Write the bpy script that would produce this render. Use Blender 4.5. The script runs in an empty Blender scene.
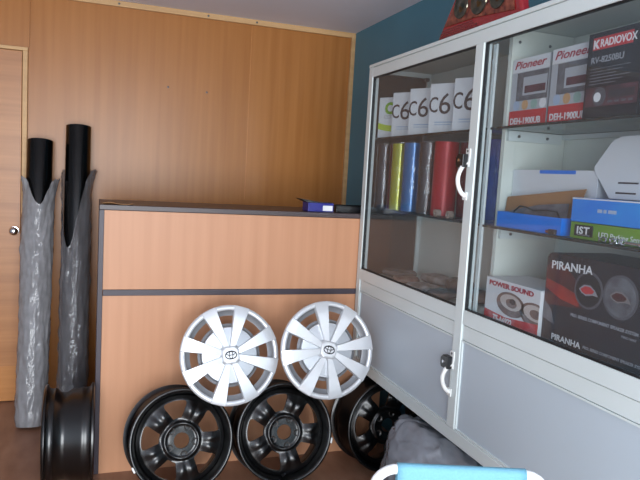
import bpy, bmesh, math, random
from mathutils import Vector, Matrix, noise

PI = math.pi
R = math.radians
SC = bpy.context.scene
COL = SC.collection

# ------------------------------------------------------------------ camera
cam_d = bpy.data.cameras.new('camera')
cam_d.sensor_width = 36.0
cam_d.lens = 640.69 / 640 * 36.0
cam_d.clip_start = 0.02
cam = bpy.data.objects.new('camera', cam_d)
COL.objects.link(cam)
cam_f = Vector((0.33224501, 0.93800261, -0.09881481))
cam_r = Vector((0.94296384, -0.32802642, 0.05672623))
cam_u = Vector((-0.02079548, 0.1120258, 0.99348768))
cam.matrix_world = Matrix(((cam_r.x, cam_u.x, -cam_f.x, 0),
                           (cam_r.y, cam_u.y, -cam_f.y, 0),
                           (cam_r.z, cam_u.z, -cam_f.z, 1.3146),
                           (0, 0, 0, 1)))
SC.camera = cam

# ------------------------------------------------------------------ world, light, exposure
w = bpy.data.worlds.new('sky')
SC.world = w
w.use_nodes = True
w.node_tree.nodes['Background'].inputs['Color'].default_value = (0.62, 0.78, 1.0, 1)
w.node_tree.nodes['Background'].inputs['Strength'].default_value = 1.0

def area(name, loc, rot, sx, sy, energy, col):
    l = bpy.data.lights.new(name, 'AREA')
    l.shape = 'RECTANGLE'
    l.size = sx
    l.size_y = sy
    l.energy = energy
    l.color = col
    o = bpy.data.objects.new(name, l)
    o.location = loc
    o.rotation_euler = rot
    COL.objects.link(o)
    return o
# daylight falling in through the open shop front behind the viewer
area('shop_front_daylight', (-0.15, -1.93, 1.12), (R(90), 0, 0), 2.5, 1.95, 200, (0.93, 0.97, 1.0))

SC.view_settings.view_transform = 'Standard'
SC.view_settings.look = 'None'
SC.view_settings.exposure = 0.0
SC.view_settings.gamma = 1.0
SC.view_settings.use_curve_mapping = False

# ------------------------------------------------------------------ materials
def lin(c):
    def f(v):
        v /= 255.0
        return v / 12.92 if v <= 0.04045 else ((v + 0.055) / 1.055) ** 2.4
    return tuple(f(v) for v in c) + (1,)

def mat(name, col, rough=0.5, metal=0.0, var=0.06, scale=8.0, bump=0.0, stretch=(1, 1, 1), coat=0.0, spec=0.5, col2=None, detail=3):
    m = bpy.data.materials.new(name)
    m.use_nodes = True
    nt = m.node_tree
    b = nt.nodes['Principled BSDF']
    b.inputs['Roughness'].default_value = rough
    b.inputs['Metallic'].default_value = metal
    b.inputs['Coat Weight'].default_value = coat
    b.inputs['Coat Roughness'].default_value = 0.15
    b.inputs['Specular IOR Level'].default_value = spec
    tc = nt.nodes.new('ShaderNodeTexCoord')
    mp = nt.nodes.new('ShaderNodeMapping')
    mp.inputs['Scale'].default_value = stretch
    nz = nt.nodes.new('ShaderNodeTexNoise')
    nz.inputs['Scale'].default_value = scale
    nz.inputs['Detail'].default_value = detail
    rp = nt.nodes.new('ShaderNodeValToRGB')
    c = lin(col)
    d = lin(col2) if col2 else tuple(max(0, v * (1 - 2 * var)) for v in c[:3]) + (1,)
    rp.color_ramp.elements[0].position = 0.3
    rp.color_ramp.elements[1].position = 0.7
    rp.color_ramp.elements[0].color = d
    rp.color_ramp.elements[1].color = c
    L = nt.links.new
    L(tc.outputs['Object'], mp.inputs['Vector'])
    L(mp.outputs['Vector'], nz.inputs['Vector'])
    L(nz.outputs['Fac'], rp.inputs['Fac'])
    L(rp.outputs['Color'], b.inputs['Base Color'])
    if bump:
        bp = nt.nodes.new('ShaderNodeBump')
        bp.inputs['Strength'].default_value = bump
        bp.inputs['Distance'].default_value = 0.01
        L(nz.outputs['Fac'], bp.inputs['Height'])
        L(bp.outputs['Normal'], b.inputs['Normal'])
    return m

def see_through(name, col, clear, rough=0.1, haze=0.0, bump=0.0, scale=20, gloss=0.03, gmax=0.8):
    """thin clear sheet: transparent + fresnel gloss, with some diffuse body"""
    m = bpy.data.materials.new(name)
    m.use_nodes = True
    nt = m.node_tree
    for n in list(nt.nodes):
        nt.nodes.remove(n)
    L = nt.links.new
    out = nt.nodes.new('ShaderNodeOutputMaterial')
    tr = nt.nodes.new('ShaderNodeBsdfTransparent')
    tr.inputs['Color'].default_value = lin(clear)
    df = nt.nodes.new('ShaderNodeBsdfDiffuse')
    df.inputs['Color'].default_value = lin(col)
    gl = nt.nodes.new('ShaderNodeBsdfGlossy')
    gl.inputs['Roughness'].default_value = rough
    lw = nt.nodes.new('ShaderNodeLayerWeight')
    lw.inputs['Blend'].default_value = 0.5
    pw5 = nt.nodes.new('ShaderNodeMath')
    pw5.operation = 'POWER'
    pw5.inputs[1].default_value = 4.5
    fr = nt.nodes.new('ShaderNodeMapRange')
    fr.inputs['To Min'].default_value = gloss
    fr.inputs['To Max'].default_value = gmax
    L(lw.outputs['Facing'], pw5.inputs[0])
    L(pw5.outputs[0], fr.inputs['Value'])
    a = nt.nodes.new('ShaderNodeMixShader')
    tc = nt.nodes.new('ShaderNodeTexCoord')
    nz = nt.nodes.new('ShaderNodeTexNoise')
    nz.inputs['Scale'].default_value = scale
    mr = nt.nodes.new('ShaderNodeMapRange')
    mr.inputs['To Min'].default_value = max(0, haze * 0.75)
    mr.inputs['To Max'].default_value = min(1, haze * 1.25)
    L(tc.outputs['Object'], nz.inputs['Vector'])
    L(nz.outputs['Fac'], mr.inputs['Value'])
    L(mr.outputs['Result'], a.inputs['Fac'])
    L(tr.outputs[0], a.inputs[1])
    L(df.outputs[0], a.inputs[2])
    b = nt.nodes.new('ShaderNodeMixShader')
    L(fr.outputs[0], b.inputs['Fac'])
    L(a.outputs[0], b.inputs[1])
    L(gl.outputs[0], b.inputs[2])
    if bump:
        bp = nt.nodes.new('ShaderNodeBump')
        bp.inputs['Strength'].default_value = bump
        bp.inputs['Distance'].default_value = 0.01
        L(nz.outputs['Fac'], bp.inputs['Height'])
        L(bp.outputs['Normal'], gl.inputs['Normal'])
        L(bp.outputs['Normal'], lw.inputs['Normal'])
    L(b.outputs[0], out.inputs['Surface'])
    return m

def wood(name, a, b, rough, horizontal=False, coat=0.0, spec=0.5):
    """laminate with fine stretched grain and broad tone bands"""
    m = mat(name, a, rough, 0, 0.1, 1.0, 0.0, (1, 1, 1), coat, spec, col2=b, detail=4)
    mp = [n for n in m.node_tree.nodes if n.type == 'MAPPING'][0]
    mp.inputs['Scale'].default_value = (1.2, 20, 30) if horizontal else (26, 20, 0.9)
    return m

M = {}
M['wall_wood'] = wood('wall_laminate', (174, 116, 62), (158, 101, 49), 0.30, spec=0.34)
M['door_wood'] = wood('door_laminate', (182, 124, 72), (160, 104, 58), 0.36, True)
M['door_kick'] = wood('door_lower_laminate', (196, 134, 74), (176, 114, 58), 0.36, True)
M['counter_wood'] = wood('counter_laminate', (196, 145, 112), (186, 135, 102), 0.40, spec=0.3)
M['trim_wood'] = wood('pale_batten', (204, 164, 114), (188, 148, 100), 0.5, True)
M['band'] = mat('dark_edge_band', (58, 50, 60), 0.45)
M['counter_top'] = mat('counter_top_dark', (66, 54, 56), 0.4)
M['teal'] = mat('teal_paint', (78, 130, 150), 0.55, var=0.05, scale=3)
M['side_paint'] = mat('left_wall_paint', (190, 198, 208), 0.7, scale=2)
M['ceiling'] = mat('ceiling_paint', (230, 232, 244), 0.75, var=0.03, scale=2)
M['floor'] = mat('floor_brown', (154, 116, 94), 0.42, var=0.2, scale=5, stretch=(3, 1, 1), col2=(130, 92, 72))
M['alu'] = mat('white_aluminium', (206, 216, 216), 0.36, 0.0, 0.02, 4, coat=0.2)
M['panel'] = mat('grey_white_panel', (180, 192, 201), 0.42, 0.0, 0.015, 2)
M['inner'] = mat('inner_white_board', (216, 222, 214), 0.5, 0.0, 0.02, 3)
M['gasket'] = mat('black_gasket', (22, 22, 24), 0.5)
M['glass'] = see_through('cabinet_glass', (180, 205, 220), (244, 246, 247), 0.02, 0.03, gmax=0.45)  # bluish diffuse haze stands in for dust and the reflected veil
M['side_glass'] = see_through('reflection_tinted_side_glass', (120, 105, 95), (200, 190, 184), 0.03, 0.10)  # clear pane; brown tint stands in for warm reflections and dust
M['shelf_glass'] = see_through('shelf_glass', (60, 80, 78), (205, 222, 216), 0.03, 0.06)
M['shelf_edge'] = mat('shelf_edge_dark', (34, 44, 44), 0.2)
M['screw'] = mat('screw_steel', (120, 122, 124), 0.35, 0.8)
M['white_plastic'] = mat('white_plastic', (232, 234, 232), 0.3, coat=0.3)
M['black_plastic'] = mat('black_plastic', (24, 25, 28), 0.35)
M['steel_black'] = mat('black_enamel', (6, 6, 7), 0.28, 0.0, 0.1, 10, coat=0.3)
M['nut'] = mat('worn_seat_metal', (84, 82, 80), 0.35, 0.5)
M['weight'] = mat('lead_weight', (205, 205, 205), 0.4, 0.3)
M['silver'] = mat('hubcap_silver', (212, 215, 219), 0.30, 0.35, 0.02, 4, coat=0.4)
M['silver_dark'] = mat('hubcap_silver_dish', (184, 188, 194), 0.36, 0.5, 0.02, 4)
M['silver_shade'] = mat('hubcap_shaded_inner_ring', (140, 142, 146), 0.45, 0.4)  # same silver, its shaded side put into a darker grey
M['emblem'] = mat('emblem_dark_chrome', (74, 74, 78), 0.25, 0.8)
M['film_black'] = mat('black_film', (5, 5, 6), 0.14, spec=0.35)
M['wrap_a'] = see_through('grey_plastic_wrap', (168, 167, 170), (190, 190, 192), 0.12, 0.60, 0.55, 30)
M['wrap_b'] = see_through('clear_plastic_wrap', (150, 148, 152), (205, 205, 207), 0.10, 0.34, 0.7, 34)
M['bag'] = see_through('grey_plastic_bag', (146, 150, 158), (130, 134, 138), 0.22, 0.66, 0.25, 16, gloss=0.06)
M['fabric'] = mat('blue_sling_fabric', (112, 168, 190), 0.75, var=0.04, scale=220, bump=0.15)
M['tube_white'] = mat('white_tube', (236, 238, 240), 0.28, coat=0.4)
M['white_card'] = mat('white_card', (218, 222, 226), 0.55, var=0.02)
M['silver_card'] = mat('silver_card', (176, 182, 188), 0.4, var=0.03)
M['black_card'] = mat('black_card', (26, 26, 32), 0.4)
M['navy_card'] = mat('near_black_card', (30, 28, 36), 0.38)
M['kraft'] = mat('kraft_card', (168, 122, 76), 0.7, var=0.08, scale=20)
M['blue_card'] = mat('blue_card', (0, 122, 232), 0.45, var=0.04)
M['blue_light_card'] = mat('blue_light_card', (40, 156, 236), 0.42, col2=(10, 110, 220), scale=5)
M['green_card'] = mat('green_card', (116, 156, 44), 0.45, col2=(92, 138, 40), scale=6)
M['red_print'] = mat('red_print', (196, 50, 54), 0.45)
M['red_text'] = mat('red_text', (170, 36, 56), 0.45)
M['white_text'] = mat('white_text', (232, 234, 236), 0.45)
M['grey_text'] = mat('grey_text', (150, 152, 158), 0.45)
M['brown_text'] = mat('brown_text', (72, 58, 56), 0.45)
M['green_text'] = mat('green_text', (126, 176, 44), 0.45)
M['lime_print'] = mat('lime_print', (186, 208, 66), 0.45)
M['pale_blue_print'] = mat('pale_blue_print', (168, 188, 214), 0.45)
M['screen_print'] = mat('grey_picture_print', (116, 118, 124), 0.4, col2=(74, 72, 78), scale=26)
M['dark_print'] = mat('dark_picture_print', (44, 42, 48), 0.4, col2=(62, 52, 56), scale=30)
M['wine_print'] = mat('wine_picture_print', (100, 58, 66), 0.4, col2=(46, 34, 42), scale=22)
M['ember_print'] = mat('ember_print', (176, 46, 30), 0.42, col2=(120, 32, 26), scale=9)
M['ember_dark'] = mat('ember_dark_print', (96, 34, 30), 0.42, col2=(60, 28, 30), scale=9)
M['cone_print'] = mat('speaker_print', (128, 104, 98), 0.4, col2=(96, 80, 78), scale=30)
M['cone_pale'] = mat('speaker_pale_print', (196, 188, 184), 0.35)
M['grey_circle'] = mat('grey_circle_print', (86, 86, 92), 0.4)
M['fish_dim'] = mat('dim_grey_print', (128, 122, 122), 0.4)
M['dark_circle'] = mat('dark_circle_print', (20, 20, 24), 0.35)
M['orange_print'] = mat('orange_icon_print', (206, 164, 118), 0.45)
M['teal_print'] = mat('teal_icon_print', (146, 180, 172), 0.45)
M['chrome'] = mat('chrome', (210, 212, 216), 0.18, 1.0)
M['royal'] = mat('royal_blue_plastic', (22, 28, 128), 0.35)
M['lamp_red'] = mat('red_lens', (150, 14, 26), 0.18, coat=0.8, scale=60, bump=0.3)
M['lamp_red_dark'] = mat('dark_red_lens', (92, 12, 24), 0.2, coat=0.8)
M['lamp_orange'] = mat('orange_reflector', (168, 96, 74), 0.22, 0.4, scale=45, col2=(84, 34, 34))
M['lamp_bowl'] = mat('smoked_reflector', (58, 66, 62), 0.12, 0.8, scale=50, col2=(112, 104, 88))
M['core'] = mat('cardboard_core', (168, 150, 138), 0.6)
M['packet'] = see_through('packet_film', (150, 138, 132), (205, 198, 192), 0.2, 0.55, 0.5, 40)
M['packet_white'] = mat('packet_paper', (188, 182, 176), 0.5, scale=18, col2=(132, 116, 106))
M['packet_brown'] = mat('packet_contents', (122, 82, 66), 0.5, scale=22, col2=(160, 138, 124))
M['cable'] = mat('black_cable', (26, 24, 26), 0.45)

def foil(name, col, rough=0.22):
    return mat(name, col, rough, 0.35, 0.1, 14, 0.12, (1, 1, 0.4), coat=0.5)
M['foil_black'] = foil('black_chrome_film', (36, 27, 29))
M['foil_maroon'] = foil('maroon_film', (104, 18, 28), 0.4)
M['foil_highlight'] = foil('yellow_highlight_film', (196, 196, 30))
M['foil_blue'] = foil('blue_chrome_film', (0, 112, 180))
M['foil_brown'] = foil('smoke_brown_film', (50, 37, 36))
M['foil_red'] = mat('red_film', (176, 20, 32), 0.35, 0.15, 0.06, 10, 0.1, (1, 1, 2))
M['foil_navy'] = mat('navy_film', (48, 78, 186), 0.25, 0.2, 0.15, 26, 0.4)
M['roll_wrap'] = see_through('roll_sleeve_film', (200, 200, 205), (246, 246, 248), 0.1, 0.015, 0.9, 34, 0.06, 0.4)

# ------------------------------------------------------------------ helpers
# The cabinet and its stock are drawn on their own grid; GRID is the size of one unit in metres and
# DROP the height of the grid's zero line above the floor.
GRID, DROP = 1.0, 0.0
CAB_GRID, CAB_DROP = 1.105, -0.138
def on_grid(p):
    return (p[0] * GRID, p[1] * GRID, p[2] * GRID + DROP)

def obj(name, bm, m, parent=None, smooth=False, bevel=0.0, label=None, seg=2):
    me = bpy.data.meshes.new(name)
    bmesh.ops.recalc_face_normals(bm, faces=bm.faces[:])
    bm.to_mesh(me)
    bm.free()
    if GRID != 1.0:
        me.transform(Matrix.Diagonal((GRID, GRID, GRID, 1)))
    me.materials.append(m)
    if smooth:
        me.polygons.foreach_set('use_smooth', [True] * len(me.polygons))
        me.set_sharp_from_angle(angle=R(smooth if smooth is not True else 45))
    o = bpy.data.objects.new(name, me)
    COL.objects.link(o)
    if parent:
        o.parent = parent
    if bevel:
        b = o.modifiers.new('bevel', 'BEVEL')
        b.width = bevel
        b.segments = seg
        b.limit_method = 'ANGLE'
        b.angle_limit = R(40)
    if label:
        o['label'] = label
    return o

def tag(o, label, cat, group=None):
    o['label'] = label
    o['category'] = cat
    if group:
        o['group'] = group
    return o

def thing(name, label, cat, loc=(0, 0, 0), rz=0.0, group=None, rot=None):
    o = bpy.data.objects.new(name, None)
    o.empty_display_size = 0.05
    o.location = on_grid(loc)
    o.rotation_euler = rot if rot else (0, 0, rz)
    COL.objects.link(o)
    return tag(o, label, cat, group)

def struct(o):
    o['kind'] = 'structure'
    return o

def dup(root, loc, rot, label, group=None):
    r = root.copy()
    COL.objects.link(r)
    r.location = on_grid(loc)
    r.rotation_euler = rot
    r['label'] = label
    if group:
        r['group'] = group
    for ch in list(root.children):
        c = ch.copy()
        COL.objects.link(c)
        c.parent = r
        for g in ch.children:
            d = g.copy()
            COL.objects.link(d)
            d.parent = c
    return r

def box(bm, x0, x1, y0, y1, z0, z1):
    v = [bm.verts.new((x, y, z)) for x in (x0, x1) for y in (y0, y1) for z in (z0, z1)]
    for f in ((0, 1, 3, 2), (4, 6, 7, 5), (0, 4, 5, 1), (2, 3, 7, 6), (0, 2, 6, 4), (1, 5, 7, 3)):
        bm.faces.new([v[i] for i in f])
    return bm

def boxes(*bs):
    bm = bmesh.new()
    for b in bs:
        box(bm, *b)
    return bm

def sweep(bm, pts, r, n=12, closed=False, caps=True):
    pts = [Vector(p) for p in pts]
    k = len(pts)
    rr = r if isinstance(r, (list, tuple)) else [r] * k
    rings = []
    up = None
    for i, p in enumerate(pts):
        a = pts[(i - 1) % k] if (closed or i > 0) else p
        b = pts[(i + 1) % k] if (closed or i < k - 1) else p
        t = (b - a).normalized()
        if up is None:
            up = Vector((0, 0, 1)) if abs(t.z) < 0.9 else Vector((1, 0, 0))
        u = (up - t * up.dot(t)).normalized()
        up = u
        s = t.cross(u)
        rings.append([bm.verts.new(p + (u * math.cos(q) + s * math.sin(q)) * rr[i])
                      for q in [2 * PI * j / n for j in range(n)]])
    last = k if closed else k - 1
    for i in range(last):
        A, B = rings[i], rings[(i + 1) % k]
        for j in range(n):
            bm.faces.new((A[j], A[(j + 1) % n], B[(j + 1) % n], B[j]))
    if caps and not closed:
        bm.faces.new(rings[0][::-1])
        bm.faces.new(rings[-1])
    return bm

def lathe(bm, prof, n=64, axis='y', closed=False, c=(0, 0, 0)):
    """prof: (radius, along axis)"""
    rings = []
    for r, h in prof:
        if r < 1e-6:
            p = (0, h, 0) if axis == 'y' else ((0, 0, h) if axis == 'z' else (h, 0, 0))
            rings.append([bm.verts.new(Vector(p) + Vector(c))])
            continue
        ring = []
        for j in range(n):
            q = 2 * PI * j / n
            a, b = r * math.cos(q), r * math.sin(q)
            p = (a, h, b) if axis == 'y' else ((a, b, h) if axis == 'z' else (h, a, b))
            ring.append(bm.verts.new(Vector(p) + Vector(c)))
        rings.append(ring)
    k = len(rings)
    for i in range(k if closed else k - 1):
        A, B = rings[i], rings[(i + 1) % k]
        if len(A) == 1 and len(B) == 1:
            continue
        for j in range(n):
            j2 = (j + 1) % n
            if len(A) == 1:
                bm.faces.new((A[0], B[j2], B[j]))
            elif len(B) == 1:
                bm.faces.new((A[j], A[j2], B[0]))
            else:
                bm.faces.new((A[j], A[j2], B[j2], B[j]))
    return bm

def prism(bm, poly, y0, y1, plane='xz'):
    """poly in the xz plane (front at y0), thickness to y1"""
    def P(a, b, h):
        return (a, h, b) if plane == 'xz' else ((h, a, b) if plane == 'yz' else (a, b, h))
    A = [bm.verts.new(P(a, b, y0)) for a, b in poly]
    B = [bm.verts.new(P(a, b, y1)) for a, b in poly]
    n = len(poly)
    bm.faces.new(A)
    bm.faces.new(B[::-1])
    for i in range(n):
        bm.faces.new((A[i], B[i], B[(i + 1) % n], A[(i + 1) % n]))
    return bm

def ellipse(cx, cz, a, b, n=28, rot=0.0):
    out = []
    for i in range(n):
        q = 2 * PI * i / n
        x, z = a * math.cos(q), b * math.sin(q)
        out.append((cx + x * math.cos(rot) - z * math.sin(rot), cz + x * math.sin(rot) + z * math.cos(rot)))
    return out

def text(body, size, x, z, y, m, parent, sx=1.0, shear=0.0, bold=0.0, name='lettering', rot=0.0, align='LEFT', space=1.0, clip=None):
    """raised lettering on a face that looks along -y"""
    cu = bpy.data.curves.new(name, 'FONT')
    cu.body = body
    cu.size = size
    cu.shear = shear
    cu.extrude = 0.0003
    cu.offset = bold
    cu.align_x = align
    cu.space_character = space
    cu.resolution_u = 3
    t = bpy.data.objects.new(name, cu)
    COL.objects.link(t)
    dg = bpy.context.evaluated_depsgraph_get()
    me = bpy.data.meshes.new_from_object(t.evaluated_get(dg))
    bpy.data.objects.remove(t)
    bpy.data.curves.remove(cu)
    me.transform(Matrix.Translation((x, y, z)) @ Matrix.Rotation(rot, 4, 'Y') @ Matrix.Rotation(PI / 2, 4, 'X') @ Matrix.Diagonal((sx, 1, 1, 1)))
    if clip is not None:
        cb = bmesh.new()
        cb.from_mesh(me)
        bmesh.ops.bisect_plane(cb, geom=cb.verts[:] + cb.edges[:] + cb.faces[:], plane_co=(clip, 0, 0), plane_no=(-1, 0, 0), clear_outer=True)
        cb.to_mesh(me)
        cb.free()
    if GRID != 1.0:
        me.transform(Matrix.Diagonal((GRID, GRID, GRID, 1)))
    me.materials.clear()
    me.materials.append(m)
    me.name = name
    o = bpy.data.objects.new(name, me)
    COL.objects.link(o)
    o.parent = parent
    return o

def nz3(p, s, seed=0.0):
    return noise.noise(Vector(p) * s + Vector((seed, seed * 1.7, -seed)))

# ------------------------------------------------------------------ the room
YW, XR, XL, YF, ZC = 3.75, 1.479, -2.0, -2.0, 2.192
T = 0.12
struct(obj('floor', boxes((XL - T, XR + T, YF - T, YW + T, -0.1, 0)), M['floor']))
struct(obj('ceiling', boxes((XL - T, XR + T, YF - T, YW + T, ZC, ZC + 0.1)), M['ceiling']))
struct(obj('wall_back', boxes((XL - T, XR + T, YW, YW + T, 0, ZC)), M['wall_wood']))
struct(obj('wall_right', boxes((XR, XR + T, YF - T, YW, 0, ZC)), M['teal']))
struct(obj('wall_left', boxes((XL - T, XL, YF - T, YW, 0, ZC)), M['side_paint']))
struct(obj('wall_front', boxes((XL, -1.43, YF - T, YF, 0, ZC), (1.13, XR, YF - T, YF, 0, ZC),
                               (-1.43, 1.13, YF - T, YF, 2.12, ZC)), M['side_paint']))
struct(obj('trim_1', boxes((XL, XR - 0.026, YW - 0.018, YW, ZC - 0.030, ZC)), M['trim_wood'], bevel=0.002))
struct(obj('trim_2', boxes((XR - 0.026, XR, YW - 0.020, YW, 0, ZC)), M['trim_wood'], bevel=0.002))
# wooden door at the left with its pale batten
door = struct(obj('door_1', boxes((-1.22, -0.372, YW - 0.022, YW, 0.004, 1.872)), M['door_wood'], bevel=0.002))
struct(obj('trim_3', boxes((-1.25, -0.345, YW - 0.030, YW, 1.874, 1.892), (-0.369, -0.345, YW - 0.030, YW, 0, 1.874)), M['trim_wood'], bevel=0.002))
struct(obj('trim_4', boxes((-0.347, -0.339, YW - 0.012, YW, 1.893, ZC - 0.031)), M['wall_wood']))
obj('kick_panel', boxes((-1.20, -0.376, YW - 0.026, YW - 0.0225, 0.006, 0.20)), M['door_kick'], door, bevel=0.001)
kb = bmesh.new()
lathe(kb, [(0.0, -0.062), (0.012, -0.061), (0.020, -0.054), (0.022, -0.044), (0.016, -0.034), (0.009, -0.030), (0.009, -0.010), (0.022, -0.008), (0.024, -0.0), (0, 0)], 24)
kn = obj('door_knob', kb, M['chrome'], door, True)
kn.location = (-0.40, YW - 0.022, 0.937)
nb = bmesh.new()
lathe(nb, [(0, -0.004), (0.006, -0.003), (0.006, 0), (0, 0)], 12)
n0 = obj('nail', nb, M['nut'])
n0.location = (0.373, YW - 0.0005, 1.764)
tag(n0, 'dark nail head in the wood panelled wall', 'nail', 'nails in the wood')
for k, (nx, nzz) in enumerate(((0.10, 2.176), (0.58, 2.176), (0.86, 2.176))):
    c = n0.copy()
    COL.objects.link(c)
    c.location = (nx, YW - 0.0185, nzz)
    c['label'] = ('dark nail head in the ceiling batten, the left of three', 'dark nail head in the ceiling batten, the middle of three',
                  'dark nail head in the ceiling batten, the right of three')[k]

c = n0.copy()
COL.objects.link(c)
c.location = (0.590, YW - 0.0005, 1.755)
c['label'] = 'dark nail head in the panelled wall right of the other wall nail'
struct(obj('trim_5', boxes((0.836, 0.839, YW - 0.0012, YW, 1.152, ZC - 0.031)), M['door_kick']))

# ------------------------------------------------------------------ reception counter
ct = thing('reception_counter', 'peach wood laminate reception counter with dark edge bands', 'counter', (0, 2.76, 0))
X0, X1 = 0.017, 1.335
obj('front_panel', boxes((X0 + 0.02, X1, 0.004, 0.022, 0, 0.770), (X0 + 0.02, X1, 0.004, 0.022, 0.797, 1.127)), M['counter_wood'], ct)
obj('top_board', boxes((X0, X1, 0, 0.42, 1.1285, 1.150)), M['counter_top'], ct, bevel=0.002)
obj('middle_band', boxes((X0 + 0.021, X1, 0.0, 0.022, 0.771, 0.796)), M['band'], ct, bevel=0.001)
obj('side_panel', boxes((X0, X0 + 0.0195, 0, 0.40, 0, 1.128)), M['band'], ct, bevel=0.001)
obj('side_panel', boxes((X1 - 0.018, X1, 0.023, 0.40, 0, 1.128)), M['counter_wood'], ct, bevel=0.001)
fb = bmesh.new()
fl = [(X0 + 0.012 + 0.02 * i, 0.010 + 0.008 * math.sin(i * 1.1)) for i in range(7)]
va = [fb.verts.new((x, 0.004, 1.1515 + max(0, h * 0.5))) for x, h in fl]
vb = [fb.verts.new((x, 0.040, 1.1512)) for x, h in fl]
for i in range(6):
    fb.faces.new((va[i], va[i + 1], vb[i + 1], vb[i]))
lf = obj('loose_edging', fb, M['kraft'], ct)
lf.modifiers.new('thick', 'SOLIDIFY').thickness = 0.0015

# things on the counter
t = thing('open_box', 'small royal blue box with white sticker on the counter top', 'box', (0.925, 2.800, 1.150))
obj('tray', boxes((0, 0.125, 0, 0.085, 0.0005, 0.042)), M['royal'], t, bevel=0.002)
fb = bmesh.new()
prism(fb, [(-0.036, 0.058), (-0.030, 0.058), (0.060, 0.0445), (0.128, 0.0445), (0.128, 0.0428), (-0.002, 0.0428)], 0.0, 0.09)
obj('lid', fb, M['black_plastic'], t)
obj('sticker', boxes((0.072, 0.120, -0.0012, -0.0002, 0.006, 0.030)), M['white_text'], t)
t = thing('desk_tray', 'flat black tray on the counter top beside the blue box', 'tray', (1.075, 2.830, 1.150))
obj('base', boxes((0, 0.25, 0, 0.16, 0.0005, 0.008)), M['black_plastic'], t, bevel=0.001)
obj('rim', boxes((0, 0.25, 0, 0.006, 0.008, 0.030), (0, 0.006, 0.006, 0.16, 0.008, 0.030), (0.244, 0.25, 0.006, 0.16, 0.008, 0.030), (0.006, 0.244, 0.154, 0.16, 0.008, 0.030)), M['black_plastic'], t)

# ------------------------------------------------------------------ display cabinet (two bays, front looks along -x)
GRID, DROP = CAB_GRID, CAB_DROP
CX, CB = 1.057, 1.340         # front plane, back plane
Y1, Y0 = 2.492, 0.830         # left end, right end as the viewer sees it
Z0, Z1 = 0.520, 1.780
YS0, YS1 = 1.652, 1.694       # centre stile
ZF = 0.915                    # display floor
cab = thing('display_cabinet', 'white aluminium two bay display cabinet with glass doors', 'cabinet', (0, 0, 0))
fr = boxes(
    (CX, CX + 0.03, Y1 - 0.036, Y1, Z0, Z1 - 0.003),            # left stile
    (CX, CX + 0.03, Y0, Y0 + 0.036, Z0, Z1 - 0.003),
    (CX - 0.002, CX + 0.028, YS0, YS1, Z0 + 0.042, Z1 - 0.052),
    (CX - 0.004, CX + 0.03, Y0, Y1 - 0.005, Z1 - 0.012, Z1),     # top rail, its lip and its face
    (CX, CX + 0.028, Y0 + 0.036, Y1 - 0.036, Z1 - 0.052, Z1 - 0.013),
    (CX, CX + 0.028, Y0 + 0.036, YS0, 0.893, 0.938), (CX, CX + 0.028, YS1, Y1 - 0.036, 0.893, 0.938),
    (CX + 0.004, CX + 0.028, Y0 + 0.036, YS0, 0.846, 0.891), (CX + 0.004, CX + 0.028, YS1, Y1 - 0.036, 0.846, 0.891),
    (CX, CX + 0.028, Y0 + 0.036, Y1 - 0.036, Z0, Z0 + 0.040),
    (CB - 0.024, CB, Y1 - 0.024, Y1, Z0, Z1 - 0.003), (CB - 0.024, CB, Y0, Y0 + 0.024, Z0, Z1 - 0.003),
    (CX + 0.03, CB - 0.024, Y1 - 0.024, Y1, Z1 - 0.030, Z1 - 0.003), (CX + 0.03, CB - 0.024, Y0, Y0 + 0.024, Z1 - 0.030, Z1 - 0.003),
    (CX + 0.03, CB - 0.024, Y1 - 0.024, Y1, Z0, Z0 + 0.03), (CX + 0.03, CB - 0.024, Y0, Y0 + 0.024, Z0, Z0 + 0.03),
    (CX + 0.03, CB - 0.024, Y1 - 0.024, Y1, 0.880, 0.913),
    (CX + 0.029, CX + 0.036, YS0 - 0.020, YS0 - 0.004, ZF + 0.002, Z1 - 0.055))
obj('frame', fr, M['alu'], cab, bevel=0.0018)
obj('top_panel', boxes((CX + 0.031, CB - 0.002, Y0 + 0.026, Y1 - 0.026, Z1 - 0.012, Z1 - 0.002)), M['inner'], cab)
obj('floor_panel', boxes((CX + 0.030, CB - 0.010, Y0 + 0.003, Y1 - 0.026, ZF - 0.012, ZF)), M['inner'], cab)
obj('bottom_panel', boxes((CX + 0.030, CB - 0.010, Y0 + 0.003, Y1 - 0.026, Z0 + 0.005, Z0 + 0.017)), M['panel'], cab)
obj('back_panel', boxes((CB - 0.008, CB - 0.001, Y0 + 0.026, Y1 - 0.026, Z0 + 0.018, Z1 - 0.014)), M['inner'], cab)
YD = 1.603
obj('divider_panel', boxes((CX + 0.062, CB - 0.010, YD, YD + 0.016, ZF + 0.001, Z1 - 0.014)), M['inner'], cab)
obj('side_pane', boxes((CX + 0.031, CB - 0.025, Y1 - 0.016, Y1 - 0.011, 0.914, Z1 - 0.031)), M['side_glass'], cab, label='glass end pane tinted brown for reflections and dust')
obj('side_panel', boxes((CX + 0.031, CB - 0.025, Y1 - 0.018, Y1 - 0.006, Z0 + 0.031, 0.879)), M['panel'], cab)
obj('side_panel', boxes((CX + 0.031, CB - 0.025, Y0 + 0.006, Y0 + 0.018, Z0 + 0.031, Z1 - 0.031)), M['inner'], cab)
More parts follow.
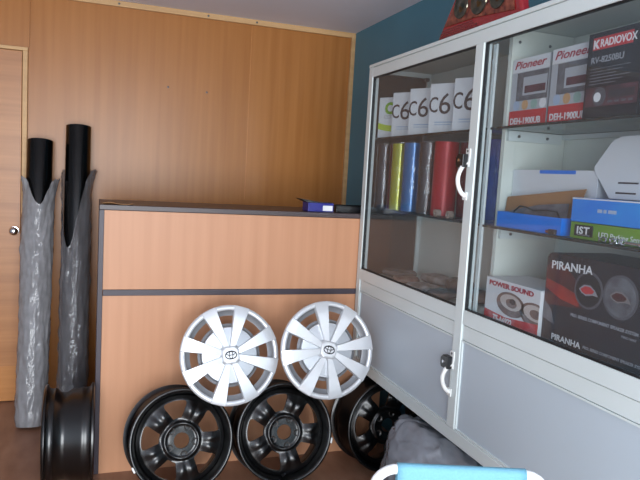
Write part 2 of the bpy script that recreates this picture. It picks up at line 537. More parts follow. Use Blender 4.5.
for (a, b), lab in (((YS1, Y1 - 0.036), 1), ((Y0 + 0.036, YS0), 0)):
    gp = obj('glass_pane', boxes((CX + 0.008, CX + 0.012, a + 0.003, b - 0.003, 0.941, Z1 - 0.055)), M['glass'], cab)
    obj('gasket', boxes((CX + 0.004, CX + 0.016, a, b, 0.938, 0.9415), (CX + 0.004, CX + 0.016, a, b, Z1 - 0.0555, Z1 - 0.052),
                        (CX + 0.004, CX + 0.016, a, a + 0.003, 0.941, Z1 - 0.055), (CX + 0.004, CX + 0.016, b - 0.003, b, 0.941, Z1 - 0.055)), M['gasket'], gp)
    dp = obj('lower_panel', boxes((CX + 0.007, CX + 0.018, a + (0.001), b - 0.001, Z0 + 0.041, 0.845)), M['panel'], cab)
    obj('panel_bead', boxes((CX + 0.002, CX + 0.009, a + 0.001, b - 0.001, Z0 + 0.041, Z0 + 0.047),
                            (CX + 0.002, CX + 0.009, a + 0.001, b - 0.001, 0.840, 0.845),
                            (CX + 0.002, CX + 0.009, b - 0.006, b - 0.001, Z0 + 0.047, 0.840),
                            (CX + 0.002, CX + 0.009, a + 0.001, a + 0.006, Z0 + 0.047, 0.840)), M['alu'], dp)
for za, zb, lab in ((1.478, 1.485, 'u'), (1.193, 1.200, 'm')):
    for a, b in ((YD + 0.018, Y1 - 0.030), (Y0 + 0.030, YD - 0.002)):
        s = obj('glass_shelf', boxes((CX + 0.032, CB - 0.012, a, b, za, zb)), M['shelf_glass'], cab)
        obj('shelf_edge', boxes((CX + 0.0295, CX + 0.0315, a, b, za, zb)), M['shelf_edge'], s, label='dark polished shelf edge')
        obj('shelf_rail', boxes((CB - 0.030, CB - 0.0095, a, b, za - 0.014, za - 0.001)), M['alu'], s)
    obj('shelf_rail', boxes((CX + 0.066, CB - 0.031, YD - 0.012, YD - 0.001, za - 0.030, za - 0.001)), M['alu'], cab)
    for xx in (CX + 0.10, CX + 0.20):
        sb = bmesh.new()
        lathe(sb, [(0, -0.004), (0.0045, -0.003), (0.0045, 0), (0, 0)], 10, c=(xx, YD - 0.0125, za - 0.016))
        obj('screw', sb, M['screw'], cab)
for xx in (CX + 0.085, CX + 0.19):
    sb = bmesh.new()
    lathe(sb, [(0, -0.003), (0.0045, -0.002), (0.0045, 0), (0, 0)], 10, c=(xx, YD - 0.0005, Z1 - 0.05))
    obj('screw', sb, M['screw'], cab)
sb = bmesh.new()
box(sb, CB - 0.042, CB - 0.026, Y1 - 0.045, Y1 - 0.026, Z1 - 0.045, Z1 - 0.031)
obj('corner_bracket', sb, M['screw'], cab)
# handles with black lock boxes on the centre stile
for yy, zt, nm in ((YS1 - 0.006, 1.400, 'door_handle'), (YS1 - 0.006, 0.778, 'door_handle')):
    hb = bmesh.new()
    L = 0.100 if zt > 1 else 0.088
    pts = []
    for i in range(15):
        q = i / 14
        s = math.sin(q * PI)
        pts.append((CX - 0.004 - 0.026 * s ** 0.6, yy + 0.004 * s, zt - 0.020 - L * q))
    sweep(hb, pts, 0.0068, 10)
    for e in (pts[0], pts[-1]):
        box(hb, CX - 0.006, CX - 0.0021, yy - 0.010, yy + 0.010, e[2] - 0.012, e[2] + 0.012)
    box(hb, CX - 0.0055, CX - 0.0021, yy - 0.012, yy + 0.009, zt - 0.01, zt + 0.022)
    h = obj(nm, hb, M['white_plastic'], cab, 40, label='white bow handle')
    lb = bmesh.new()
    prism(lb, [(yy - 0.006, zt - 0.034), (yy + 0.030, zt - 0.034), (yy + 0.034, zt - 0.026), (yy + 0.034, zt - 0.004), (yy + 0.022, zt + 0.006), (yy - 0.006, zt + 0.006)], CX - 0.024, CX - 0.0056, 'yz')
    lk = obj('lock', lb, M['black_plastic'], h, bevel=0.002, label='black push lock')
    kb = bmesh.new()
    lathe(kb, [(0, -0.003), (0.006, -0.002), (0.006, 0.0), (0, 0)], 12, axis='x', c=(CX - 0.0242, yy + 0.014, zt - 0.014))
    obj('keyhole', kb, M['chrome'], lk)
    sb = bmesh.new()
    lathe(sb, [(0, -0.002), (0.004, -0.0015), (0.004, 0), (0, 0)], 10, axis='x', c=(CX - 0.0056, yy - 0.001, zt + 0.015))
    obj('screw', sb, M['screw'], h)
# legs set back below the bottom panel
for xx, yy in ((1.308, 0.90), (1.11, 0.90)):
    obj('leg', boxes((xx, xx + 0.026, yy, yy + 0.021, 0.1249, Z0 - 0.0005)), M['alu'], cab, bevel=0.002)

# ------------------------------------------------------------------ cartons (local: face looks along -y, x to the right, origin bottom front left)
def carton(name, label, cat, w_, d_, h_, m, loc, yaw=0.0, group=None, bev=0.0012):
    t = thing(name, label, cat, loc, -PI / 2 + yaw, group)
    obj('carton', boxes((0, w_, 0, d_, 0.0005, h_)), m, t, bevel=bev)
    return t

def panel(name, t, m, poly, lift=0.0005, label=None):
    return obj(name, prism(bmesh.new(), poly, -lift, -0.00005), m, t, label=label)

def rect(x0, z0, x1, z1):
    return [(x0, z0), (x1, z0), (x1, z1), (x0, z1)]

ZU, ZM = 1.4855, 1.2005
# phone boxes on the upper left shelf
phone_y = (2.452, 2.325, 2.180, 2.025, 1.865)
t = carton('phone_box', 'white upright box with green C and lime swoosh on upper shelf', 'box', 0.112, 0.045, 0.163, M['white_card'], (1.094, phone_y[0], ZU), 0.50, 'white phone boxes on the upper shelf')
text('C', 0.062, 0.030, 0.098, -0.0006, M['green_text'], t, bold=0.0030)
text('CCIT', 0.021, 0.028, 0.078, -0.0006, M['grey_text'], t)
panel('swoosh', t, M['lime_print'], [(0.0, 0.062), (0.03, 0.054), (0.06, 0.050), (0.112, 0.060), (0.112, 0.030), (0.08, 0.024), (0.04, 0.028), (0.0, 0.036)])
pl = ['white box printed C6, right of the lime swoosh box', 'white box printed C6, second from the lime swoosh box',
      'white box printed C6, third from the lime swoosh box', 'white box printed C6, beside the centre stile']
p0 = None
for k in range(4):
    loc = (1.094, phone_y[k + 1], ZU)
    rot = (0, 0, -PI / 2 + 0.50)
    if p0 is None:
        p0 = carton('phone_box', pl[0], 'box', 0.114, 0.045, 0.170, M['white_card'], loc, 0.50, 'white phone boxes on the upper shelf')
        text('C', 0.076, -0.003, 0.072, -0.0006, M['brown_text'], p0, sx=0.72, bold=0.0006)
        text('6', 0.102, 0.034, 0.066, -0.0006, M['brown_text'], p0, sx=1.06, bold=0.0, name='numeral')
        panel('caption', p0, M['pale_blue_print'], rect(0.024, 0.036, 0.100, 0.040))
        panel('caption', p0, M['pale_blue_print'], rect(0.024, 0.028, 0.090, 0.031))
    else:
        dup(p0, loc, rot, pl[k])

# film rolls on the middle left shelf
def shelf_roll(label, x, y, r, h, m, wrap=True, group='film rolls on the middle shelf'):
    t = thing('film_roll', label, 'roll of film', (x, y, ZM), 0, group)
    bm = bmesh.new()
    lathe(bm, [(r * 0.45, 0.001), (r, 0.001), (r, h), (r * 0.45, h), (r * 0.45, h - 0.03), (0, h - 0.03)], 40, 'z')
    obj('film', bm, m, t, 40)
    bm = bmesh.new()
    lathe(bm, [(r * 0.36, 0.001), (r * 0.44, 0.001), (r * 0.44, h - 0.004), (r * 0.36, h - 0.004)], 24, 'z', True)
    obj('core', bm, M['core'], t, 40)
    if wrap:
        bm = bmesh.new()
        n, k = 40, 24
        rows = []
        for i in range(k + 1):
            z = 0.002 + (h + 0.004) * i / k
            row = []
            for j in range(n):
                q = 2 * PI * j / n
                rr = r + 0.002 + 0.0022 * nz3((math.cos(q), math.sin(q), z * 12), 3.0, x * 9 + y)
                row.append(bm.verts.new((rr * math.cos(q), rr * math.sin(q), z)))
            rows.append(row)
        for i in range(k):
            for j in range(n):
                bm.faces.new((rows[i][j], rows[i][(j + 1) % n], rows[i + 1][(j + 1) % n], rows[i + 1][j]))
        obj('plastic_sleeve', bm, M['roll_wrap'], t, True)
    return t
shelf_roll('black chrome film roll in clear sleeve, farthest left on the shelf', 1.126, 2.431, 0.035, 0.257, M['foil_black'])
shelf_roll('maroon film roll behind the lime roll', 1.145, 2.366, 0.028, 0.257, M['foil_maroon'], False)
shelf_roll('lime yellow roll added as the highlight of the maroon film roll', 1.125, 2.290, 0.032, 0.257, M['foil_highlight'])  # extra roll; its lime colour stands in for a yellow highlight
shelf_roll('shiny metallic blue film roll beside the lime roll', 1.132, 2.190, 0.038, 0.257, M['foil_blue'])
shelf_roll('smoky brown film roll in clear sleeve between blue and red rolls', 1.128, 2.064, 0.034, 0.257, M['foil_brown'])
shelf_roll('bright red film roll behind two small tube ends', 1.152, 1.984, 0.042, 0.257, M['foil_red'], False)
shelf_roll('darker maroon film roll behind the door handle', 1.210, 1.930, 0.032, 0.257, M['foil_maroon'], False)
shelf_roll('navy blue film roll in crinkled sleeve behind the centre stile', 1.265, 1.840, 0.040, 0.268, M['foil_navy'])
for k, (yy, lab) in enumerate(((1.920, 'thin cardboard tube lying end on below the red roll, left one'), (1.838, 'thin cardboard tube lying end on below the red roll, right one'))):
    bm = bmesh.new()
    lathe(bm, [(0.006, 0), (0.0125, 0), (0.0125, 0.018), (0.006, 0.018)], 24, 'x', True)
    o = obj('cardboard_tube', bm, M['core'], None, 40)
    o.location = on_grid((1.087, yy, ZM + 0.0128))
    tag(o, lab, 'tube', 'small cardboard tubes on the shelf')

# radio boxes, upper right shelf
def radio_box(label, loc, yaw):
    t = carton('radio_box', label, 'box', 0.160, 0.12, 0.190, M['silver_card'], loc, yaw, 'silver and red radio boxes')
    panel('header', t, M['white_card'], rect(0.002, 0.152, 0.158, 0.1895), 0.0004)
    text('Pioneer', 0.030, 0.010, 0.162, -0.0008, M['red_text'], t, sx=1.38, shear=0.3, bold=0.0005)
    panel('picture', t, M['screen_print'], rect(0.026, 0.072, 0.157, 0.150))
    panel('picture', t, M['silver_card'], rect(0.054, 0.086, 0.153, 0.136), 0.0008)
    panel('picture', t, M['wine_print'], rect(0.062, 0.092, 0.148, 0.112), 0.0012)
    for cx, m in ((0.030, M['pale_blue_print']), (0.068, M['orange_print']), (0.106, M['teal_print']), (0.142, M['white_text'])):
        panel('icon', t, m, ellipse(cx, 0.060, 0.0135, 0.014, 20))
    panel('footer', t, M['red_print'], rect(0.001, 0.001, 0.159, 0.045))
    text('DEH-1900UB', 0.024, 0.008, 0.008, -0.0008, M['white_text'], t, sx=0.98, bold=0.0006)
    return t
radio_box('silver and red car radio box nearest the divider panel', (1.124, 1.600, ZU), 0.02)
radio_box('silver and red car radio box beside the black radio box', (1.117, 1.421, ZU), 0.0)
t = carton('radio_box', 'black car radio box with red and white name panel', 'box', 0.165, 0.12, 0.196, M['black_card'], (1.091, 1.262, ZU), 0.0)
panel('name_panel', t, M['red_print'], rect(0.016, 0.156, 0.136, 0.184))
text('RADIOVOX', 0.0245, 0.039, 0.1615, -0.0008, M['white_text'], t, sx=0.84, bold=0.0004)
panel('emblem', t, M['white_text'], [(0.018, 0.159), (0.023, 0.159), (0.023, 0.167), (0.030, 0.159), (0.037, 0.159), (0.028, 0.170), (0.036, 0.179), (0.029, 0.179), (0.023, 0.172), (0.023, 0.179), (0.018, 0.179)], 0.0008)
text('RV-8250BU', 0.020, 0.014, 0.126, -0.0008, M['grey_text'], t, sx=1.05, bold=0.0004)
for k in range(6):
    panel('small_print', t, M['screen_print'], rect(0.014, 0.112 - k * 0.007, 0.135 - 0.02 * (k % 3), 0.114 - k * 0.007))
pic = panel('picture', t, M['wine_print'], rect(0.006, 0.026, 0.162, 0.070))
panel('dial', t, M['grey_circle'], ellipse(0.050, 0.048, 0.021, 0.021, 28), 0.0009)
panel('dial', t, M['white_text'], ellipse(0.045, 0.047, 0.011, 0.011, 24), 0.0013)
panel('display', t, M['dark_print'], rect(0.078, 0.042, 0.155, 0.060), 0.0009)
for k in range(4):
    panel('button', t, M['grey_circle'], rect(0.078 + k * 0.020, 0.032, 0.092 + k * 0.020, 0.037), 0.0009)

# speaker boxes on the cabinet floor
t = carton('speaker_box', 'white speaker box with red band on the cabinet floor', 'box', 0.245, 0.15, 0.136, M['white_card'], (1.094, 1.598, ZF + 0.0005), 0.0)
text('POWER SOUND', 0.0185, 0.016, 0.115, -0.0008, M['red_text'], t, sx=1.50, bold=0.0008)
panel('band', t, M['red_print'], [(0.001, 0.001), (0.244, 0.001), (0.244, 0.046), (0.10, 0.034), (0.001, 0.042)])
text('TS-A6922', 0.022, 0.046, 0.017, -0.0012, M['white_text'], t, bold=0.0006)
def inside(poly, x1):
    return [(min(x, x1), z) for x, z in poly]
for cx, cz, k in ((0.122, 0.074, 1.12), (0.228, 0.066, 1.1)):
    panel('picture', t, M['cone_print'], inside(ellipse(cx, cz, 0.058 * k, 0.030 * k, 36, -0.05), 0.2445), 0.0004)
    panel('picture', t, M['cone_pale'], inside(ellipse(cx, cz + 0.006, 0.043 * k, 0.019 * k, 32, -0.05), 0.2444), 0.0008)
    panel('picture', t, M['cone_print'], inside(ellipse(cx + 0.004, cz + 0.004, 0.022 * k, 0.011 * k, 28, -0.05), 0.2443), 0.0012)
    if cx < 0.2:
        panel('picture', t, M['dark_print'], ellipse(cx + 0.010, cz + 0.010, 0.012 * k, 0.007 * k, 20), 0.0016)

PW, PH, PR = 0.480, 0.240, 0.018
t = thing('speaker_box', 'large black speaker box with red glow print and two round emblems', 'box', (1.104, 1.352, ZF + 0.0005), -PI / 2 + 0.02)
pts = [(0, 0.0005), (PW, 0.0005), (PW, PH)]
pts += [(PR - PR * math.sin(q), PH - PR + PR * math.cos(q)) for q in [i * PI / 12 for i in range(7)]]
obj('carton', prism(bmesh.new(), pts, 0, 0.19), M['navy_card'], t, bevel=0.001)
glow = panel('glow_print', t, M['ember_dark'], [(0.001, 0.200), (0.001, 0.105), (0.05, 0.110), (0.13, 0.118), (0.130, 0.165), (0.07, 0.210), (0.02, 0.222)], 0.0004)
panel('glow_print', t, M['ember_print'], [(0.004, 0.172), (0.004, 0.148), (0.06, 0.128), (0.122, 0.120), (0.126, 0.146), (0.07, 0.160)], 0.0007)
panel('grey_streak', t, M['screen_print'], [(0.001, 0.118), (0.001, 0.070), (0.045, 0.060), (0.030, 0.095)], 0.0008)
text('PIRANHA', 0.029, 0.018, 0.200, -0.001, M['white_text'], t, sx=1.15, bold=0.0004, rot=-0.03)
for cx, cz, m, rr in ((0.150, 0.166, M['grey_circle'], 0.045), (0.246, 0.168, M['grey_circle'], 0.050)):
    panel('round_emblem', t, m, ellipse(cx, cz, rr, rr, 40), 0.0010)
    panel('round_emblem', t, M['dark_circle'] if cx < 0.2 else M['screen_print'], ellipse(cx, cz, rr * 0.88, rr * 0.88, 40), 0.0014)
    panel('fish_mark', t, M['grey_text'] if cx < 0.2 else M['fish_dim'], [(cx - 0.030, cz), (cx - 0.014, cz + 0.012), (cx + 0.006, cz + 0.013), (cx + 0.022, cz + 0.003), (cx + 0.032, cz - 0.010), (cx + 0.016, cz - 0.009), (cx - 0.006, cz - 0.014), (cx - 0.020, cz - 0.009)], 0.0018)
    panel('fish_mark', t, M['red_print'] if cx < 0.2 else M['ember_dark'], [(cx - 0.024, cz), (cx - 0.010, cz + 0.009), (cx + 0.006, cz + 0.009), (cx + 0.020, cz + 0.001), (cx + 0.014, cz - 0.006), (cx - 0.006, cz - 0.010), (cx - 0.018, cz - 0.006)], 0.0022)
text('PRO. SERIES COMPONENT SPEAKER SYSTEM', 0.0105, 0.100, 0.094, -0.001, M['grey_text'], t, bold=0.0003)
text('TWO WAY', 0.0085, 0.260, 0.080, -0.001, M['grey_text'], t)
text('PIRANHA', 0.021, 0.040, 0.022, -0.001, M['white_text'], t, sx=1.15, bold=0.0004)
text('PRO. SERIES COMPONENT SPEAKER SYSTEM', 0.0095, 0.150, 0.026, -0.001, M['grey_text'], t, bold=0.0003)

# middle right shelf
t = carton('sensor_box', 'long green parking sensor box under the blue box', 'box', 0.34, 0.11, 0.0395, M['green_card'], (1.100, 1.275, ZM), 0.0)
panel('name_panel', t, M['dark_circle'], rect(0.014, 0.007, 0.076, 0.034))
text('IST', 0.024, 0.022, 0.013, -0.0008, M['white_text'], t, sx=1.25, bold=0.0006, space=1.1)
panel('small_print', t, M['grey_text'], rect(0.024, 0.0095, 0.066, 0.0110), 0.0008)
text('LED Parking Sensor', 0.018, 0.094, 0.010, -0.0008, M['white_text'], t)
t = carton('sensor_box', 'long bright blue box stacked on the green box', 'box', 0.34, 0.11, 0.058, M['blue_light_card'], (1.100, 1.277, ZM + 0.0405), 0.0)
for x0, x1 in ((0.086, 0.101), (0.105, 0.114), (0.119, 0.144)):
    panel('small_print', t, M['pale_blue_print'], rect(x0, 0.026, x1, 0.034))
panel('edge_print', t, M['white_text'], rect(0.0, 0.0545, 0.34, 0.0575))
# open blue carton with kraft lid and a cable in it
t = thing('open_carton', 'open bright blue carton with raised kraft lid', 'box', (1.096, 1.576, ZM), -PI / 2)
obj('tray', boxes((0, 0.272, 0, 0.003, 0.0005, 0.044), (0, 0.003, 0.003, 0.040, 0.0005, 0.044), (0.269, 0.272, 0.003, 0.040, 0.0005, 0.044), (0.003, 0.269, 0.037, 0.040, 0.0005, 0.044), (0.003, 0.269, 0.003, 0.037, 0.0005, 0.003)), M['blue_card'], t)
lb = bmesh.new()
prism(lb, [(-0.020, 0.0), (0.268, 0.0), (0.290, 0.076), (-0.020, 0.042)], 0, 0.003)
lid = obj('lid', lb, M['kraft'], t, label='kraft brown lid')
lid.location = (0.004 * GRID, 0.036 * GRID, 0.0445 * GRID)
lid.rotation_euler = (R(-8), 0, 0)
gb = bmesh.new()
prism(gb, [(0.016, 0.0), (0.266, 0.0), (0.262, 0.044), (0.150, 0.034), (0.040, 0.012)], 0, 0.002)
g = obj('inner_flap', gb, M['screen_print'], t, label='grey inner flap')
g.location = (0, 0.018 * GRID, 0.038 * GRID)
g.rotation_euler = (R(-10), 0, 0)
cb_ = bmesh.new()
sweep(cb_, [(0.045, 0.012, 0.002), (0.05, 0.012, 0.024), (0.07, 0.012, 0.046), (0.09, 0.011, 0.058), (0.12, 0.011, 0.056), (0.15, 0.012, 0.049), (0.20, 0.013, 0.054), (0.24, 0.013, 0.052), (0.256, 0.013, 0.030), (0.258, 0.013, 0.002)], 0.0022, 8)
c_ = obj('power_cable', cb_, M['cable'], None, True)
c_.location = on_grid((1.093, 1.576, ZM + 0.006))
c_.rotation_euler = (0, 0, -PI / 2)
tag(c_, 'thin black cable looping out of the open blue carton', 'cable')
t = carton('long_box', 'long white box with blue strip behind the kraft lid', 'box', 0.34, 0.075, 0.166, M['white_card'], (1.156, 1.601, ZM), 0.0)
panel('blue_strip', t, M['blue_card'], rect(0.120, 0.156, 0.262, 0.1655))
t = thing('mailer_box', 'open white mailer box with angular raised flap on blue box', 'box', (1.110, 1.277, ZM + 0.0990), -PI / 2)
obj('tray', boxes((0.06, 0.34, 0.062, 0.064, 0.0005, 0.04), (0.06, 0.34, 0.103, 0.105, 0.0005, 0.04), (0.06, 0.34, 0.064, 0.103, 0.0005, 0.0025), (0.06, 0.062, 0.064, 0.103, 0.0025, 0.04), (0.338, 0.34, 0.064, 0.103, 0.0025, 0.04)), M['white_card'], t)
fb = bmesh.new()
prism(fb, [(0.075, 0.002), (0.32, 0.002), (0.336, 0.08), (0.32, 0.158), (0.060, 0.152), (0.038, 0.142), (0.000, 0.078), (0.010, 0.062)], 0, 0.003)
f = obj('flap', fb, M['white_card'], t)
f.location = (0, 0.030 * GRID, 0)
f.rotation_euler = (R(-12), 0, 0)
for zz in (0.038, 0.014):
    obj('slot', prism(bmesh.new(), rect(0.090, zz, 0.150, zz + 0.004), -0.0006, -0.0001), M['dark_print'], f)
# small metal bits at the shelf front
cb_ = bmesh.new()
rnd = random.Random(5)
for k in range(9):
    cx, cy = rnd.uniform(-0.008, 0.008), -0.030 + k * 0.008
    ang = rnd.uniform(0, PI)
    ring = [(cx + 0.006 * math.cos(q) * math.cos(ang), cy + 0.006 * math.cos(q) * math.sin(ang), 0.0075 + 0.0055 * math.sin(q)) for q in [2 * PI * i / 10 for i in range(10)]]
    sweep(cb_, ring, 0.0016, 6, True)
c_ = obj('chain', cb_, M['chrome'], None, True)
c_.location = on_grid((1.092, 1.130, ZM))
tag(c_, 'short loose chrome chain at the glass shelf edge before green box', 'chain')
c_.scale = (0.6, 1, 1)
bm = bmesh.new()
lathe(bm, [(0, 0), (0.006, 0), (0.007, 0.006), (0.007, 0.05), (0.004, 0.056), (0.004, 0.09), (0, 0.09)], 16, 'y')
o = obj('metal_key', bm, M['chrome'], None, 40)
o.location = on_grid((1.0945, 1.000, ZM + 0.0075))
tag(o, 'small shiny metal pin lying beside the chrome chain', 'pin')
t = thing('cable_connector', 'small black connector with brass end before the blue carton', 'connector', (1.0915, 1.318, ZM))
obj('body', boxes((-0.002, 0.006, 0.0, 0.026, 0.001, 0.014)), M['black_plastic'], t, bevel=0.001)
bm = bmesh.new()
lathe(bm, [(0, 0.026), (0.004, 0.026), (0.004, 0.036), (0, 0.036)], 12, 'y', c=(0.002, 0, 0.007))
obj('plug', bm, M['lamp_orange'], t, 40)

# packets lying on the floor of the left bay
def packet(label, x, y, z, sx, sy, sz, m, rz, seed):
    bm = bmesh.new()
    bmesh.ops.create_icosphere(bm, subdivisions=4, radius=1.0)
    for v in bm.verts:
        c = v.co.copy()
        p = Vector((math.copysign(abs(c.x) ** 0.55, c.x), math.copysign(abs(c.y) ** 0.55, c.y), math.copysign(abs(c.z) ** 0.8, c.z)))
        d = 0.35 * nz3(c, 2.2, seed) + 0.2 * abs(nz3(c, 6.0, seed + 3))
        p.x *= sx * (1 + 0.15 * d)
        p.y *= sy * (1 + 0.15 * d)
        p.z = sz * p.z * (0.85 + d * 0.6)
        v.co = p
    lo = min(v.co.z for v in bm.verts)
    for v in bm.verts:
        v.co.z -= lo
    o = obj('plastic_packet', bm, m, None, 60)
    o.location = on_grid((x, y, z))
    o.rotation_euler = (0, 0, rz)
    return tag(o, label, 'packet', 'packets on the left bay floor')
zf = ZF + 0.001
packet('clear crumpled packet at the far left of the bay floor', 1.200, 2.380, zf, 0.060, 0.065, 0.018, M['packet'], 0.2, 1)
packet('brownish packet beside the far left clear packet', 1.160, 2.235, zf, 0.050, 0.055, 0.016, M['packet_brown'], -0.3, 2)
packet('pale creased packet against the back panel', 1.275, 2.200, zf, 0.036, 0.080, 0.022, M['packet_white'], 0.1, 3)
packet('flat white packet in the middle of the bay floor', 1.150, 2.085, zf, 0.045, 0.060, 0.014, M['packet_white'], 0.3, 4)
packet('clear packet with raised corner at the back panel', 1.268, 2.010, zf, 0.045, 0.075, 0.030, M['packet'], -0.2, 6)
packet('whitish blue film packet near the centre stile', 1.145, 1.930, zf, 0.042, 0.050, 0.016, M['packet'], 0.5, 7)
packet('reddish brown packet nearest the centre stile', 1.245, 1.840, zf, 0.040, 0.055, 0.022, M['packet_brown'], -0.4, 8)

# ------------------------------------------------------------------ tail lamp on the cabinet
t = thing('tail_lamp', 'red car tail lamp standing on the cabinet top', 'lamp', (1.100, 2.030, Z1 + 0.0005), -PI / 2)
ol = [(0.0, 0.0), (0.488, 0.0), (0.478, 0.04), (0.455, 0.11), (0.425, 0.18), (0.375, 0.235), (0.300, 0.262), (0.235, 0.255), (0.180, 0.215), (0.100, 0.125)]
hs = [(0.02, 0.0), (0.400, 0.0), (0.390, 0.11), (0.370, 0.17), (0.330, 0.22), (0.280, 0.242), (0.235, 0.235), (0.180, 0.195), (0.110, 0.110)]
obj('housing', prism(bmesh.new(), hs, 0.030, 0.085), M['black_plastic'], t, bevel=0.006)
obj('lens', prism(bmesh.new(), ol, 0.0, 0.0295), M['lamp_red'], t, bevel=0.008, label='red ribbed lens')
ins = [(0.062, 0.056), (0.250, 0.050), (0.452, 0.030), (0.440, 0.08), (0.412, 0.15), (0.365, 0.212), (0.30, 0.240), (0.240, 0.232), (0.190, 0.195), (0.118, 0.112)]
refl = obj('reflector', prism(bmesh.new(), ins, -0.004, 0.0), M['lamp_orange'], t, bevel=0.001, label='orange brown reflector panel')
for cx, cz, r in ((0.165, 0.103, 0.040), (0.268, 0.098, 0.044), (0.368, 0.090, 0.040), (0.290, 0.185, 0.036)):
    bm = bmesh.new()
    lathe(bm, [(r, -0.004), (r * 0.97, -0.0075), (r * 0.75, -0.0062), (r * 0.35, -0.0050), (r * 0.2, -0.009), (0, -0.010)], 32, 'y', c=(cx, 0, cz))
    obj('bowl', bm, M['lamp_bowl'], refl, 50, label='smoked round lamp bowl')
bars = bmesh.new()
for i in range(6):
    for j in range(20):
        x = 0.018 + j * 0.0135 + i * 0.006
        z = 0.005 + i * 0.0075
        if x > 0.30 - 0.015 * i:
            continue
        box(bars, x, x + 0.008, -0.0012, 0.001, z, z + 0.004)
obj('dot_strip', bars, M['lamp_red_dark'], t, label='dotted dark red strip')

GRID, DROP = 1.0, 0.0
# ------------------------------------------------------------------ steel wheels
RW = 0.206
def rim_bm():
    bm = bmesh.new()
    pr = [(0.200, 0.0), (0.206, 0.004), (0.206, 0.011), (0.194, 0.015), (0.189, 0.020), (0.188, 0.036), (0.191, 0.041), (0.187, 0.047),
          (0.172, 0.060), (0.170, 0.084), (0.184, 0.106), (0.186, 0.140), (0.190, 0.146), (0.187, 0.153), (0.189, 0.170), (0.194, 0.176), (0.206, 0.180),
          (0.206, 0.187), (0.200, 0.190), (0.188, 0.182), (0.180, 0.112), (0.165, 0.090),
          (0.165, 0.056), (0.181, 0.040), (0.186, 0.016), (0.193, 0.003)]
    return lathe(bm, pr, 96, 'y', True)

def disc_bm():
    N, K = 300, 44
    bm = bmesh.new()
    r0, r1 = 0.031, 0.176
    grid = []
    for i in range(K + 1):
        r = r0 + (r1 - r0) * i / K
        row = []
        for j in range(N):
            q = 2 * PI * j / N
            a = ((q - PI / 2) / (2 * PI / 5)) % 1.0        # 0 at a window centre, .5 at a spoke
            s = abs(a - 0.5) * 2 * 36                      # degrees away from the spoke centre
            sp = math.exp(-(s / 22.0) ** 2)
            mid = math.exp(-((r - 0.118) / 0.036) ** 2)
            hub = 1 / (1 + math.exp((r - 0.066) / 0.005))
            y = 0.032 - 0.026 * mid * sp - 0.010 * hub - 0.010 * math.exp(-((r - 0.068) / 0.007) ** 2)
            y += 0.010 * math.exp(-(s / 7.0) ** 2) * math.exp(-((r - 0.125) / 0.034) ** 2)
            y += 0.010 * max(0, (r - 0.160) / 0.016)
            row.append(bm.verts.new((r * math.cos(q), y, r * math.sin(q))))
        grid.append(row)
    kill = set()
    for i in range(K):
        for j in range(N):
            r = r0 + (r1 - r0) * (i + 0.5) / K
            q = 2 * PI * (j + 0.5) / N
            a = ((q - PI / 2 + PI / 5) % (2 * PI / 5)) - PI / 5   # angle from the window centre
            u, v = r * math.sin(a), r * math.cos(a)
            # rounded trapezoid window
            hw = 0.016 + 0.030 * max(0.0, min(1.0, (v - 0.084) / 0.055))
            top = 0.163 - 0.9 * u * u / 0.163
            ok = 0.086 < v and r < 0.157 and abs(u) < hw
            # round the outer corners
            if ok and r > 0.148 and abs(u) > hw - 0.015:
                dx, dz = (abs(u) - (hw - 0.015)) / 0.015, (r - 0.148) / 0.015
                ok = dx * dx + dz * dz < 1
            f = bm.faces.new((grid[i][j], grid[i][(j + 1) % N], grid[i + 1][(j + 1) % N], grid[i + 1][j]))
            lug = any((r * math.cos(q) - 0.054 * math.cos(g)) ** 2 + (r * math.sin(q) - 0.054 * math.sin(g)) ** 2 < 0.0072 ** 2
                      for g in [PI / 2 + PI / 5 + k * 2 * PI / 5 for k in range(5)])
            if ok:
                kill.add(f)
    bmesh.ops.delete(bm, geom=list(kill), context='FACES')
    for _ in range(7):
        new = {}
        for v in bm.verts:
            be = [e for e in v.link_edges if e.is_boundary]
            rad = math.hypot(v.co.x, v.co.z)
            if len(be) == 2 and 0.035 < rad < 0.170:
                a, b = be[0].other_vert(v).co, be[1].other_vert(v).co
                new[v] = v.co * 0.5 + (a + b) * 0.25
        for v, c in new.items():
            v.co = c
    # rolled lip round every opening
    be = [e for e in bm.edges if e.is_boundary]
    ex = bmesh.ops.extrude_edge_only(bm, edges=be)
    for v in [g for g in ex['geom'] if isinstance(g, bmesh.types.BMVert)]:
        v.co.y += 0.009
    return bm

def make_wheel(label):
    t = thing('steel_wheel', label, 'wheel', (0, 0, 0), 0, 'bare black steel wheels')
    rim = obj('rim', rim_bm(), M['steel_black'], t, 60)
    d = obj('disc', disc_bm(), M['steel_black'], t, 60)
    for k in range(5):
        g = PI / 2 + PI / 5 + k * 2 * PI / 5
        bm = bmesh.new()
        lathe(bm, [(0.0075, 0.022), (0.0135, 0.0185), (0.0150, 0.026), (0.0075, 0.036)], 20, 'y', c=(0.054 * math.cos(g), 0, 0.054 * math.sin(g)))
        obj('bolt_seat', bm, M['nut'], d, 50)
    bm = bmesh.new()
    sweep(bm, [(-0.040, 0.034, -0.172), (-0.038, 0.020, -0.166), (-0.036, 0.004, -0.160)], [0.006, 0.005, 0.0035], 10)
    obj('valve', bm, M['black_plastic'], rim, 50)
    return t

def lean(x, yb, yaw, a, roll):
    """wheel leaning back by a, its rear edge on the floor at yb (before yaw); the front face centre is the origin"""
    z = RW * math.cos(a) + 0.190 * math.sin(a) + 0.001
    return (x, yb, z), (Matrix.Rotation(yaw, 4, 'Z') @ Matrix.Rotation(-a, 4, 'X') @ Matrix.Rotation(roll, 4, 'Y')).to_euler()

